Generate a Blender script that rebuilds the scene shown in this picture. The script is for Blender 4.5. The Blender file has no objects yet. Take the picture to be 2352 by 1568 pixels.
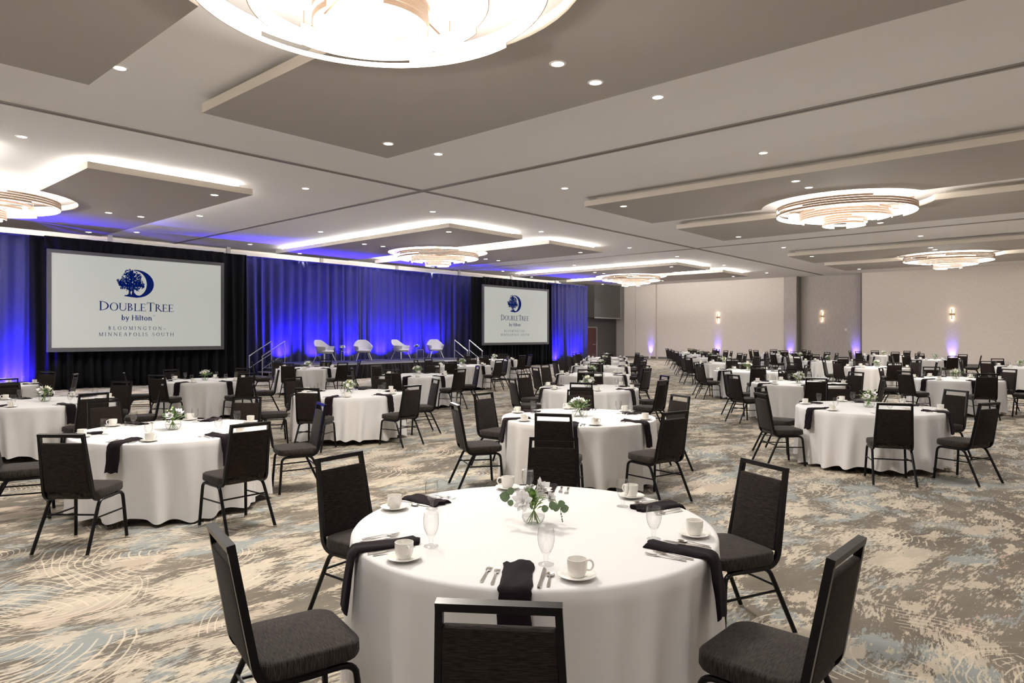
import bpy, bmesh, math, random
from mathutils import Vector, Matrix, noise as mnoise

# ------------------------------------------------------------------ camera, world, exposure
SC = bpy.context.scene
COL = SC.collection
ANG = math.radians(41.3)
FW = (math.cos(ANG), math.sin(ANG)); RT = (math.sin(ANG), -math.cos(ANG))
FPX, CX, HY, EYE = 1560.0, 1176.0, 770.0, 1.73
cam_d = bpy.data.cameras.new('camera'); cam = bpy.data.objects.new('camera', cam_d); COL.objects.link(cam)
cam.location = (0, 0, EYE); cam.rotation_euler = (math.pi/2, 0, ANG - math.pi/2)
cam_d.sensor_width = 36; cam_d.lens = 36*FPX/2352; cam_d.shift_y = -14/2352; cam_d.clip_end = 200; cam_d.clip_start = .05
SC.camera = cam
SC.view_settings.view_transform = 'Standard'; SC.view_settings.look = 'None'
SC.view_settings.gamma = 1; SC.view_settings.use_curve_mapping = False
SC.view_settings.exposure = 1.1
w = bpy.data.worlds.new('world'); SC.world = w; w.use_nodes = True
w.node_tree.nodes['Background'].inputs[0].default_value = (.8, .8, .85, 1)
w.node_tree.nodes['Background'].inputs[1].default_value = 0.05
SC.cycles.max_bounces = 7; SC.cycles.diffuse_bounces = 4; SC.cycles.glossy_bounces = 3
SC.cycles.transmission_bounces = 4; SC.cycles.transparent_max_bounces = 10
SC.cycles.caustics_reflective = False; SC.cycles.caustics_refractive = False
SC.cycles.sample_clamp_indirect = 4; SC.cycles.adaptive_threshold = .02

SPOT_W = 118.0        # a recessed downlight
WARM = (1.0, .86, .72); COOL = (1.0, .985, .975)
RING_E = 4.2          # glow of the chandelier diffusers
RING_W = 360.0        # point light added inside each chandelier, on top of the diffusers' glow
COVE_E = 38.0         # glow of the LED strips above the ceiling panels
BLUE_W = 1150.0        # blue uplights on the drapes
WALLUP_W = 170.0

def W(x, y, z):       # photograph pixel at height z -> world
    d = FPX*(EYE-z)/(y-HY); r = (x-CX)/FPX*d
    return (d*FW[0]+r*RT[0], d*FW[1]+r*RT[1])
def WD(x, d):
    r = (x-CX)/FPX*d
    return (d*FW[0]+r*RT[0], d*FW[1]+r*RT[1])
def depth(p): return p[0]*FW[0]+p[1]*FW[1]

# ------------------------------------------------------------------ materials
def newmat(name):
    m = bpy.data.materials.new(name); m.use_nodes = True
    return m, m.node_tree.nodes, m.node_tree.links, m.node_tree.nodes['Principled BSDF']
def mat(name, col, rough=.6, metal=0, spec=.5, emit=None, es=0, sheen=0, bump=None):
    m, N, L, b = newmat(name)
    b.inputs['Base Color'].default_value = (*col, 1); b.inputs['Roughness'].default_value = rough
    b.inputs['Metallic'].default_value = metal; b.inputs['Specular IOR Level'].default_value = spec
    if emit: b.inputs['Emission Color'].default_value = (*emit, 1); b.inputs['Emission Strength'].default_value = es
    if sheen: b.inputs['Sheen Weight'].default_value = sheen
    if bump:
        sc, st = bump
        t = N.new('ShaderNodeTexCoord'); n = N.new('ShaderNodeTexNoise'); n.inputs['Scale'].default_value = sc
        L.new(t.outputs['Object'], n.inputs['Vector']); bp = N.new('ShaderNodeBump'); bp.inputs['Strength'].default_value = st
        bp.inputs['Distance'].default_value = .01
        L.new(n.outputs['Fac'], bp.inputs['Height']); L.new(bp.outputs[0], b.inputs['Normal'])
    return m
def ramp(N, L, fac, stops, interp='LINEAR'):
    r = N.new('ShaderNodeValToRGB'); r.color_ramp.interpolation = interp
    e = r.color_ramp.elements
    while len(e) < len(stops): e.new(.5)
    for i, (p, c) in enumerate(stops): e[i].position = p; e[i].color = (*c, 1)
    L.new(fac, r.inputs[0]); return r.outputs[0]
def math_n(N, L, op, a, b=None, c=None, clamp=False):
    n = N.new('ShaderNodeMath'); n.operation = op; n.use_clamp = clamp
    for i, v in enumerate((a, b, c)):
        if v is None: continue
        if isinstance(v, (int, float)): n.inputs[i].default_value = v
        else: L.new(v, n.inputs[i])
    return n.outputs[0]
def mixc(N, L, fac, a, b):
    n = N.new('ShaderNodeMix'); n.data_type = 'RGBA'
    for i, v in ((0, fac), (6, a), (7, b)):
        if isinstance(v, (int, float)): n.inputs[i].default_value = v
        elif isinstance(v, tuple): n.inputs[i].default_value = (*v, 1)
        else: L.new(v, n.inputs[i])
    return n.outputs[2]
def vmap(N, L, src, scale=(1,1,1), rot=(0,0,0), loc=(0,0,0)):
    n = N.new('ShaderNodeMapping'); n.inputs['Scale'].default_value = scale; n.inputs['Rotation'].default_value = rot; n.inputs['Location'].default_value = loc
    L.new(src, n.inputs['Vector']); return n.outputs[0]
def noise_n(N, L, vec, scale, detail=4, rough=.55, dist=0):
    n = N.new('ShaderNodeTexNoise'); n.inputs['Scale'].default_value = scale; n.inputs['Detail'].default_value = detail
    n.inputs['Roughness'].default_value = rough; n.inputs['Distortion'].default_value = dist
    L.new(vec, n.inputs['Vector']); return n.outputs['Fac']

def carpet_mat():
    m, N, L, b = newmat('carpet')
    tc = N.new('ShaderNodeTexCoord'); P = tc.outputs['Object']
    # slow warp so the brushed streaks change direction from place to place
    wn = N.new('ShaderNodeTexNoise'); wn.inputs['Scale'].default_value = .35; wn.inputs['Detail'].default_value = 2
    L.new(P, wn.inputs['Vector'])
    va = N.new('ShaderNodeVectorMath'); va.operation = 'SCALE'; va.inputs['Scale'].default_value = .8
    L.new(wn.outputs['Color'], va.inputs[0])
    vs = N.new('ShaderNodeVectorMath'); vs.operation = 'ADD'; L.new(P, vs.inputs[0]); L.new(va.outputs[0], vs.inputs[1])
    S = vmap(N, L, vs.outputs[0], scale=(1.0, 1.75, 1), rot=(0, 0, math.radians(28)))
    FINE = vmap(N, L, vs.outputs[0], scale=(1.3, 6.0, 1), rot=(0, 0, math.radians(28)))
    def field(vec, sc, loc, det=7, rgh=.62):
        v = vmap(N, L, vec, loc=loc); return noise_n(N, L, v, sc, det, rgh)
    fine = field(FINE, 9.0, (3, 1, 0), 6, .75)
    def patch(loc, sc, lo, hi):
        a = field(S, sc, loc)
        s = math_n(N, L, 'MULTIPLY_ADD', fine, .55, a)
        n = N.new('ShaderNodeMapRange'); n.inputs[1].default_value = lo; n.inputs[2].default_value = hi
        L.new(s, n.inputs[0]); return n.outputs[0]
    base = ramp(N, L, field(S, 1.3, (9, 9, 0), 3), [(.35, (.130, .112, .088)), (.65, (.190, .165, .130))])
    blue = patch((20, 5, 0), 1.4, .812, .822)
    cream = patch((1, 33, 0), 1.5, .826, .834)
    cream2 = patch((41, 13, 0), 2.6, .838, .846)
    peachf = field(S, .9, (7, 70, 0), 3)
    creamc = ramp(N, L, peachf, [(.40, (.52, .46, .36)), (.52, (.44, .39, .31)), (.62, (.46, .37, .29))])
    c = mixc(N, L, blue, base, (.270, .290, .278))
    c = mixc(N, L, cream, c, creamc)
    c = mixc(N, L, math_n(N, L, 'MULTIPLY', cream2, .75), c, (.58, .50, .39))
    # pale concentric ripples
    for sc, loc, spacing in ((.50, (3, 8, 0), 112.0), (.75, (15, 2, 0), 150.0)):
        wv = N.new('ShaderNodeVectorMath'); wv.operation = 'ADD'
        v0 = vmap(N, L, P, loc=loc, scale=(1, .72, 1), rot=(0, 0, .5)); sm = N.new('ShaderNodeTexNoise'); sm.inputs['Scale'].default_value = 1.6; sm.inputs['Detail'].default_value = 1
        L.new(P, sm.inputs['Vector']); s2 = N.new('ShaderNodeVectorMath'); s2.operation = 'SCALE'; s2.inputs['Scale'].default_value = .22
        L.new(sm.outputs['Color'], s2.inputs[0]); L.new(v0, wv.inputs[0]); L.new(s2.outputs[0], wv.inputs[1])
        vo = N.new('ShaderNodeTexVoronoi'); vo.voronoi_dimensions = '2D'; vo.inputs['Scale'].default_value = sc; L.new(wv.outputs[0], vo.inputs['Vector'])
        dist = vo.outputs['Distance']
        sn = math_n(N, L, 'SINE', math_n(N, L, 'MULTIPLY', dist, spacing/sc))
        line = N.new('ShaderNodeMapRange'); line.inputs[1].default_value = .80; line.inputs[2].default_value = .90; L.new(sn, line.inputs[0])
        lim = N.new('ShaderNodeMapRange'); lim.inputs[1].default_value = .46; lim.inputs[2].default_value = .40; L.new(dist, lim.inputs[0])
        gate = N.new('ShaderNodeMapRange'); gate.inputs[1].default_value = .50; gate.inputs[2].default_value = .515
        L.new(noise_n(N, L, vmap(N, L, P, loc=(loc[1], loc[0], 0)), 1.5, 3), gate.inputs[0])
        k = math_n(N, L, 'MULTIPLY', math_n(N, L, 'MULTIPLY', line.outputs[0], lim.outputs[0]), gate.outputs[0])
        c = mixc(N, L, math_n(N, L, 'MULTIPLY', k, .72), c, (.66, .57, .45))
    pile = noise_n(N, L, P, 260, 2)
    c = mixc(N, L, math_n(N, L, 'MULTIPLY', pile, .30), c, (.10, .09, .08))
    L.new(c, b.inputs['Base Color']); b.inputs['Roughness'].default_value = .95; b.inputs['Specular IOR Level'].default_value = .1
    bp = N.new('ShaderNodeBump'); bp.inputs['Strength'].default_value = .25; bp.inputs['Distance'].default_value = .004
    L.new(pile, bp.inputs['Height']); L.new(bp.outputs[0], b.inputs['Normal'])
    return m
def streak_mat(name, c0, c1, scale=(3, 3, 120), rough=.85, ns=4, bump=.2, coord='Object', sheen=.0, spec=.3):
    m, N, L, b = newmat(name)
    tc = N.new('ShaderNodeTexCoord'); v = vmap(N, L, tc.outputs[coord], scale=scale)
    f = noise_n(N, L, v, ns, 3, .6)
    L.new(ramp(N, L, f, [(.38, c0), (.62, c1)]), b.inputs['Base Color'])
    b.inputs['Roughness'].default_value = rough; b.inputs['Specular IOR Level'].default_value = spec; b.inputs['Sheen Weight'].default_value = sheen
    if bump:
        bp = N.new('ShaderNodeBump'); bp.inputs['Strength'].default_value = bump; bp.inputs['Distance'].default_value = .003
        L.new(f, bp.inputs['Height']); L.new(bp.outputs[0], b.inputs['Normal'])
    return m
def thin_glass(name, tint=(.993, .995, .995), ior=1.45, gl=.02):
    m = bpy.data.materials.new(name); m.use_nodes = True; N, L = m.node_tree.nodes, m.node_tree.links
    N.clear(); o = N.new('ShaderNodeOutputMaterial'); mx = N.new('ShaderNodeMixShader')
    t = N.new('ShaderNodeBsdfTransparent'); pass
    g = N.new('ShaderNodeBsdfGlossy'); g.inputs['Roughness'].default_value = gl
    lw = N.new('ShaderNodeLayerWeight'); lw.inputs[0].default_value = .35
    r = ramp(N, L, lw.outputs['Facing'], [(0, (.03,)*3), (.5, (.07,)*3), (.85, (.30,)*3), (1, (.8,)*3)])
    L.new(ramp(N, L, lw.outputs['Facing'], [(0, tint), (.5, tuple(v*.95 for v in tint)), (.82, tuple(v*.72 for v in tint)), (1, tuple(v*.30 for v in tint))]), t.inputs[0])
    L.new(r, mx.inputs[0]); L.new(t.outputs[0], mx.inputs[1]); L.new(g.outputs[0], mx.inputs[2]); L.new(mx.outputs[0], o.inputs[0])
    return m
def emis(name, col, s):
    m = bpy.data.materials.new(name); m.use_nodes = True; N, L = m.node_tree.nodes, m.node_tree.links
    N.clear(); o = N.new('ShaderNodeOutputMaterial'); e = N.new('ShaderNodeEmission')
    e.inputs[0].default_value = (*col, 1); e.inputs[1].default_value = s; L.new(e.outputs[0], o.inputs[0]); return m

M = dict(
 carpet=carpet_mat(),
 ceil=mat('ceiling_paint', (.86, .845, .835), .9, bump=(300, .05)),
 cloud=mat('taupe_ceiling_paint', (.41, .38, .35), .85, bump=(300, .05)),
 cloud_side=mat('cream_panel_edge_paint', (.74, .68, .60), .8),
 track=mat('track_dark', (.12, .105, .09), .7), track_lip=mat('track_lip', (.30, .28, .26), .7),
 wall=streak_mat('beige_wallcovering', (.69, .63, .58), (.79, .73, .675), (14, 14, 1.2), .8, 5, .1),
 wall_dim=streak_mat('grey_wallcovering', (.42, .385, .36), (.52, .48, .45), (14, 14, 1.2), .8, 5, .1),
 wall_dark=streak_mat('charcoal_wallcovering', (.07, .068, .065), (.115, .11, .105), (14, 14, 1.2), .8, 5, .1),
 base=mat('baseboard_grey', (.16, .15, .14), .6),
 door=mat('dark_red_door', (.07, .02, .015), .5),
 cloth=mat('white_linen', (.70, .69, .68), .85, sheen=.05, bump=(900, .04)),
 napkin=mat('aubergine_linen', (.0085, .0045, .0065), .9, spec=.12, sheen=.03, bump=(700, .25)),
 fab_seat=streak_mat('chair_fabric_seat', (.006, .005, .0045), (.046, .037, .031), (6, 110, 6), .85, 4, .35, sheen=.08, spec=.15),
 fab_back=streak_mat('chair_fabric_back', (.0032, .0024, .0022), (.027, .0185, .0145), (6, 6, 130), .85, 4, .35, sheen=.05, spec=.15),
 frame=mat('black_powder_coat', (.0025, .0025, .003), .28, 0, .22),
 glide=mat('steel_glide', (.55, .54, .50), .35, 1),
 china=mat('white_china', (.84, .82, .77), .18, 0, .5),
 steel=mat('cutlery_steel', (.80, .77, .72), .18, 1),
 glass=thin_glass('goblet_glass'), vglass=thin_glass('vase_glass', (.985, .99, .985)),
 water=thin_glass('water', (.975, .985, .975)),
 wood=mat('dark_table_wood', (.12, .05, .03), .5),
 leaf=mat('eucalyptus_leaf', (.13, .20, .10), .55), leaf2=mat('fresh_green_leaf', (.20, .34, .07), .5), leaf3=mat('pale_variegated_leaf', (.45, .52, .28), .55),
 petal=mat('white_petal', (.86, .85, .84), .55), petal2=mat('cream_petal', (.84, .82, .68), .55), stem=mat('stem_green', (.16, .26, .06), .5), bud=mat('dark_bud', (.05, .05, .04), .6),
 black=streak_mat('black_drape', (.0012, .0012, .0022), (.003, .003, .005), (40, 40, 3), .8, 4, 0, sheen=.01, spec=.10),
 blue=streak_mat('slate_drape', (.010, .012, .050), (.022, .024, .085), (60, 60, 4), .7, 5, .2, sheen=.04),
 skirt=mat('stage_skirt_black', (.005, .005, .006), .7, spec=.25), deck=mat('stage_carpet', (.035, .036, .045), .9, bump=(200, .3)), alum=mat('stage_aluminium', (.5, .5, .52), .35, 1),
 scr_frame=mat('screen_border', (.055, .058, .062), .7),
 screen=mat('projection_cloth', (.12, .12, .115), .9, emit=(.80, .83, .76), es=.21),  # emission stands in for the projector's light on the cloth
 navy=mat('navy_projection', (.001, .002, .012), .9, spec=.1, emit=(.0, .012, .14), es=.28),
 lens=emis('downlight_lens', (1, .95, .86), 6.0), trimr=mat('downlight_trim', (.75, .72, .68), .5),
 ringwood=streak_mat('ring_wood_veneer', (.26, .17, .11), (.36, .25, .17), (3, 3, 60), .45, 3, 0), bronze=mat('bronze_rod', (.30, .20, .13), .35, .8),
 ringglow=emis('ring_diffuser', (1, .90, .78), RING_E),
 cove=emis('cove_led', (1, .96, .90), COVE_E), upstand=mat('panel_upstand', (.66, .62, .56), .8),
 tub=mat('light_grey_upholstery', (.42, .42, .44), .85, sheen=.2, bump=(500, .2)), tubleg=mat('grey_wood_leg', (.30, .29, .29), .5),
 dglass=mat('dark_glass', (.01, .015, .03), .1), chrome=mat('chrome', (.7, .7, .72), .2, 1),
 lampcase=mat('uplight_case_black', (.02, .02, .02), .5), lampwhite=mat('uplight_case_white', (.7, .7, .75), .5),
 bluelens=emis('blue_lens', (.25, .12, 1), 6), sglow=emis('sconce_glow', (1, .74, .48), 6), plate=mat('white_plate', (.75, .74, .72), .5),
 bulk=mat('bulkhead_paint', (.60, .57, .53), .8),
)

# ------------------------------------------------------------------ mesh helpers
class MB:
    def __init__(s): s.v = []; s.f = []; s.m = []; s.mi = 0
    def add(s, vs, fs, mi=None):
        o = len(s.v); s.v += [tuple(p) for p in vs]; s.f += [tuple(i+o for i in f) for f in fs]; s.m += [s.mi if mi is None else mi]*len(fs)
    def box(s, x0, x1, y0, y1, z0, z1, mi=None, T=None):
        vs = [Vector((x, y, z)) for z in (z0, z1) for y in (y0, y1) for x in (x0, x1)]
        if T: vs = [T @ v for v in vs]
        s.add(vs, [(0,2,3,1), (4,5,7,6), (0,1,5,4), (2,6,7,3), (0,4,6,2), (1,3,7,5)], mi)
    def lathe(s, prof, n=24, c=(0,0,0), mi=None, cap0=False, cap1=False):
        vs = []; fs = []
        for (r, z) in prof:
            for k in range(n):
                a = 2*math.pi*k/n; vs.append((c[0]+r*math.cos(a), c[1]+r*math.sin(a), c[2]+z))
        for i in range(len(prof)-1):
            for k in range(n):
                k2 = (k+1) % n; fs.append((i*n+k, i*n+k2, (i+1)*n+k2, (i+1)*n+k))
        if cap0: fs.append(tuple(range(n))[::-1])
        if cap1: fs.append(tuple((len(prof)-1)*n+k for k in range(n)))
        s.add(vs, fs, mi)
    def tube(s, pts, r, n=8, cap=True, mi=None, sect=None, up=None, closed=False):
        # sweep of a round (r) or given section along pts
        P = [Vector(p) for p in pts]; k = len(P)
        rr = r if isinstance(r, (list, tuple)) else [r]*k
        sec = sect or [(math.cos(2*math.pi*i/n), math.sin(2*math.pi*i/n)) for i in range(n)]
        n = len(sec); vs = []; prev = None
        for i in range(k):
            if closed: t = (P[(i+1) % k]-P[i-1]).normalized()
            else: t = ((P[i+1]-P[i]) if i < k-1 else (P[i]-P[i-1])).normalized()
            if 0 < i < k-1 and not closed: t = ((P[i]-P[i-1]).normalized()+(P[i+1]-P[i]).normalized()).normalized()
            if up is not None: a = Vector(up)
            elif prev is not None: a = prev
            else: a = Vector((0, 0, 1)) if abs(t.z) < .9 else Vector((1, 0, 0))
            a = (a - t*a.dot(t)).normalized(); b = t.cross(a); prev = a
            mscale = 1.0
            for (x, y) in sec: vs.append(P[i] + a*x*rr[i]*mscale + b*y*rr[i]*mscale)
        fs = []
        for i in range(k if closed else k-1):
            for j in range(n):
                j2 = (j+1) % n; i2 = (i+1) % k; fs.append((i*n+j, i*n+j2, i2*n+j2, i2*n+j))
        if cap and not closed: fs += [tuple(range(n))[::-1], tuple((k-1)*n+j for j in range(n))]
        s.add(vs, fs, mi)
    def mesh(s, name, mats, smooth=True, angle=35):
        me = bpy.data.meshes.new(name); me.from_pydata(s.v, [], s.f)
        for mm in (mats if isinstance(mats, (list, tuple)) else [mats]): me.materials.append(mm)
        for p, i in zip(me.polygons, s.m): p.material_index = i; p.use_smooth = smooth
        me.validate(); me.update()
        bm = bmesh.new(); bm.from_mesh(me); bmesh.ops.recalc_face_normals(bm, faces=bm.faces)
        for e in bm.edges:
            if len(e.link_faces) == 2 and e.calc_face_angle(0) > math.radians(angle): e.smooth = False
        bm.to_mesh(me); bm.free()
        return me
    def obj(s, name, mats, parent=None, smooth=True, angle=35):
        return link(name, s.mesh(name, mats, smooth, angle), parent)
def link(name, data, parent=None):
    o = bpy.data.objects.new(name, data); COL.objects.link(o)
    if parent: o.parent = parent
    return o
def tag(o, label=None, cat=None, group=None, kind=None):
    if label: o['label'] = label
    if cat: o['category'] = cat
    if group: o['group'] = group
    if kind: o['kind'] = kind
    return o
def empty(name, loc=(0,0,0), rz=0):
    o = bpy.data.objects.new(name, None); COL.objects.link(o); o.location = loc; o.rotation_euler = (0, 0, rz); o.empty_display_size = .1
    return o
def struct(name, mb, m, **k):
    return tag(mb.obj(name, m, **k), kind='structure')
def dup(root, loc=None, rz=None, label=None, group=None, skip=()):
    r = root.copy(); COL.objects.link(r)
    if loc is not None: r.location = loc
    if rz is not None: r.rotation_euler = (0, 0, rz)
    if label: r['label'] = label
    if group: r['group'] = group
    for ch in root.children:
        if ch.name.split('.')[0] in skip: continue
        c = ch.copy(); COL.objects.link(c); c.parent = r
        for g in ch.children:
            if g.name.split('.')[0] in skip: continue
            d = g.copy(); COL.objects.link(d); d.parent = c
    return r
def rbox(w, d, h, corner, edge, seg=3, crown=0):
    """soft cushion block centred on x,y with its base at 0; returns verts, faces"""
    nc = 5
    def ring(ins, z):
        c = max(corner-ins*.4, .004); hx, hy = w/2-ins-c, d/2-ins-c; out = []
        for qx, qy, a0 in ((1, 1, 0), (-1, 1, 90), (-1, -1, 180), (1, -1, 270)):
            for i in range(nc+1):
                a = math.radians(a0+90*i/nc); out.append(Vector((qx*hx+c*math.cos(a), qy*hy+c*math.sin(a), z)))
        return out
    R = [ring(edge, 0), ring(edge*.3, edge*.3), ring(0, edge)]
    for i in range(1, seg+2):
        a = math.pi/2*i/(seg+1); R.append(ring(edge*(1-math.cos(a)), h-edge+edge*math.sin(a)))
    for f, k in ((.35, .55), (.65, .85), (.92, 1)): R.append(ring(edge+(min(w, d)/2-edge-.004)*f*.96, h+crown*k))
    n = len(R[0]); vs = [p for r in R for p in r]; fs = [tuple(range(n))[::-1], tuple((len(R)-1)*n+i for i in range(n))]
    for j in range(len(R)-1):
        for i in range(n): i2 = (i+1) % n; fs.append((j*n+i, j*n+i2, (j+1)*n+i2, (j+1)*n+i))
    return vs, fs
def arc_pts(p0, p1, p2, n=5):
    p0, p1, p2 = Vector(p0), Vector(p1), Vector(p2)
    return [p0*(1-t)**2+p1*2*t*(1-t)+p2*t*t for t in [i/n for i in range(n+1)]]

# ------------------------------------------------------------------ the room
X0, X1, Y0, Y1, ZC = -3.85, 45.1, -2.7, 29.0, 5.53
mb = MB(); mb.box(X0-.3, X1+1.2, Y0-.3, Y1+.3, -.1, 0); struct('floor', mb, M['carpet'])
mb = MB(); mb.box(X0-.3, X1+1.2, Y0-.3, Y1+.3, ZC, ZC+.15); struct('ceiling', mb, M['ceil'])
mb = MB(); mb.box(X0-.3, X0, Y0-.3, Y1+.3, 0, ZC); struct('wall_left', mb, M['wall'])
mb = MB(); mb.box(X0, X1+1.2, Y0-.3, Y0, 0, ZC); struct('wall_near', mb, M['wall'])
mb = MB(); mb.box(X0, 38, Y1, Y1+.3, 0, ZC); struct('wall_back', mb, M['wall'])
mb = MB(); mb.box(38, X1+1.2, Y1, Y1+.3, 0, ZC); struct('wall_back_corner', mb, M['wall_dark'])
mb = MB(); mb.box(41.2, 44.7, 28.2, Y1-.002, 3.05, ZC-.002); struct('trim_1', mb, M['wall_dark'], angle=20)
mb = MB(); mb.box(41.2, 44.72, 28.16, 28.2, 2.98, 3.06); mb.box(44.7, 44.76, 28.16, 28.24, 2.98, ZC-.002); struct('trim_2', mb, M['track_lip'])
d = MB(); d.box(40.9, 42.55, Y1-.05, Y1-.004, 0, 2.30); dr = struct('door_1', d, M['door'])
d = MB()
for (a, b2, c, e) in ((40.8, 42.65, 2.30, 2.38), (42.55, 42.65, 0, 2.30), (40.8, 40.9, 0, 2.30)): d.box(a, b2, Y1-.08, Y1-.003, c, e)
d.obj('door_frame', M['track_lip'], dr)
d = MB(); d.tube([(42.0, Y1-.09, 1.05), (42.45, Y1-.09, 1.05)], .02); d.obj('door_handle', M['steel'], dr)
# long wall at the far end, built of panels with reveals and a recess
mb = MB()
def wseg(mb, y0, y1, x): mb.box(x, X1+1.2, y0, y1, 0, ZC)
wseg(mb, Y0, 11.28, X1); wseg(mb, 15.92, 25.16, X1); wseg(mb, 25.34, 26.2, X1-.03); wseg(mb, 26.2, 27.0, X1); wseg(mb, 27.14, 28.1, X1)
wseg(mb, 25.16, 25.34, X1+.12); wseg(mb, 27.0, 27.14, X1+.10)
struct('wall_right', mb, M['wall'])
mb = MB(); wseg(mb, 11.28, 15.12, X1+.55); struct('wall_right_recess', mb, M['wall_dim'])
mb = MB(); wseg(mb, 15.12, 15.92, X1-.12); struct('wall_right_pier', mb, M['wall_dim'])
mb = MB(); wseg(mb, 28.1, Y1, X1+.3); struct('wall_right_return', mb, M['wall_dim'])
mb = MB()
for (a, b2, x) in ((Y0, 11.28, X1), (15.92, 25.16, X1), (25.34, 26.2, X1-.03), (26.2, 27.0, X1), (27.14, 28.1, X1), (15.12, 15.92, X1-.12), (11.28, 15.12, X1+.55)):
    mb.box(x-.018, x, a, b2, 0, .14)
struct('baseboard_right', mb, M['base'])
mb = MB(); mb.box(X1-.004, X1+.55, 11.28, 11.36, 0, ZC); mb.box(X1-.03, X1+.55, 15.05, 15.12, 0, ZC); struct('trim_20', mb, M['base'])  # dark strips standing in for the shadow at both recess edges
mb = MB(); mb.box(42.66, X1+.3, Y1-.02, Y1, 0, .14); struct('baseboard_back', mb, M['base'])
# bulkhead band along the top of the stage wall, with small brackets
mb = MB(); mb.box(X0, 37.5, Y1-.55, Y1-.003, ZC-.34, ZC-.16); struct('trim_3', mb, M['bulk'])
mb = MB()
x = 9.2
while x < 37: mb.box(x, x+.16, Y1-.62, Y1-.55, ZC-.40, ZC-.003); x += 4.6
struct('trim_4', mb, M['track_lip'])
# folding-wall tracks in the ceiling
def track(name, x0, x1, y0, y1):
    m = MB(); m.box(x0, x1, y0, y1, ZC-.012, ZC-.001, 0)
    if x1-x0 > y1-y0: c = (y0+y1)/2; m.box(x0, x1, c-.014, c+.014, ZC-.016, ZC-.0115, 1)
    else: c = (x0+x1)/2; m.box(c-.014, c+.014, y0, y1, ZC-.016, ZC-.0115, 1)
    struct(name, m, [M['track_lip'], M['track']])
YT = 13.55
track('trim_5', 11.87-.09, 11.87+.09, Y0, Y1); track('trim_6', 27.6-.09, 27.6+.09, Y0, Y1)
for k, (a, b2) in enumerate(((X0, 11.78), (11.96, 27.51), (27.69, X1))): track('trim_%d' % (7+k), a, b2, YT-.08, YT+.08)

# ------------------------------------------------------------------ ceiling panels, downlights, chandeliers
BAYX = [4.07, 19.87, 35.6]; BAYY = [5.4, 21.7]
ORD = ['first', 'second', 'third', 'fourth', 'fifth', 'sixth', 'seventh']
BX = ['first bay', 'middle bay', 'far bay']; BY = ['table side', 'stage side']
CZ0, CZ1 = 5.275, 5.425; CR = 2.13
def panel_outline(side, ym=5.45, xa=.8, xb=4.5, n=20):
    """ceiling panel with a round bite; side +1 is the +X one"""
    y0 = math.sqrt(CR**2-xa**2); pts = [(xa, -y0), (xa, -ym), (xb, -ym), (xb, ym), (xa, ym), (xa, y0)]
    a0 = math.atan2(y0, xa)
    pts += [(CR*math.cos(a0-2*a0*i/n), CR*math.sin(a0-2*a0*i/n)) for i in range(1, n)]
    return [(side*x, y) for x, y in pts]
def panel(side, lit, cx, cy, label):
    e = empty('ceiling_panel', (cx, cy, CZ0))
    o = panel_outline(side)
    for nm, out, z0, z1, mm in (('panel_body', o, 0, CZ1-CZ0, [M['cloud'], M['cloud_side']]),):
        bm = bmesh.new(); vs = [bm.verts.new((x, y, z0)) for x, y in out]; f = bm.faces.new(vs)
        r = bmesh.ops.extrude_face_region(bm, geom=[f]); tv = [v for v in r['geom'] if isinstance(v, bmesh.types.BMVert)]
        bmesh.ops.translate(bm, verts=tv, vec=(0, 0, z1-z0)); bmesh.ops.recalc_face_normals(bm, faces=bm.faces)
        for f in bm.faces: f.material_index = 0 if f.normal.z < -.5 else 1
        me = bpy.data.meshes.new(nm); bm.to_mesh(me); bm.free()
        for q in mm: me.materials.append(q)
        link(nm, me, e)
    # upstand that carries the panel, set back from its edge
    m = MB(); a, b2 = sorted((side*1.02, side*4.28)); m.box(a, b2, -5.2, -2.2, CZ1-CZ0, ZC-CZ0-.002); m.box(a, b2, 2.2, 5.2, CZ1-CZ0, ZC-CZ0-.002)
    a, b2 = sorted((side*2.3, side*4.28)); m.box(a, b2, -2.2, 2.2, CZ1-CZ0, ZC-CZ0-.002); m.obj('upstand', M['upstand'], e)
    if lit:
        m = MB(); z0, z1 = CZ1-CZ0+.012, ZC-CZ0-.012
        a, b2 = (1.0, 4.15) if side > 0 else (-4.315, -1.12)
        m.box(a, b2, -5.235, -5.205, z0, z1); m.box(a, b2, 5.205, 5.235, z0, z1)
        a, b2 = sorted((side*4.285, side*4.315)); m.box(a, b2, -5.205 if side < 0 else -4.8, 4.85, z0, z1)
        a, b2 = sorted((side*.985, side*1.015)); m.box(a, b2, -5.2, -2.3, z0, z1); m.box(a, b2, 2.3, 5.2, z0, z1)
        m.obj('led_strip', M['cove'], e)
    tag(e, label, 'ceiling panel', 'taupe dropped ceiling panels')
for i, cx in enumerate(BAYX):
    for j, cy in enumerate(BAYY):
        for sd, nm in ((-1, 'near'), (1, 'far')):
            lit = j == 1
            panel(sd, lit, cx, cy, ('taupe dropped ceiling panel %s, %s half of the %s on the %s' % ('with glowing cove edge' if lit else 'with unlit cream edge', nm, BX[i], BY[j])))
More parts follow.
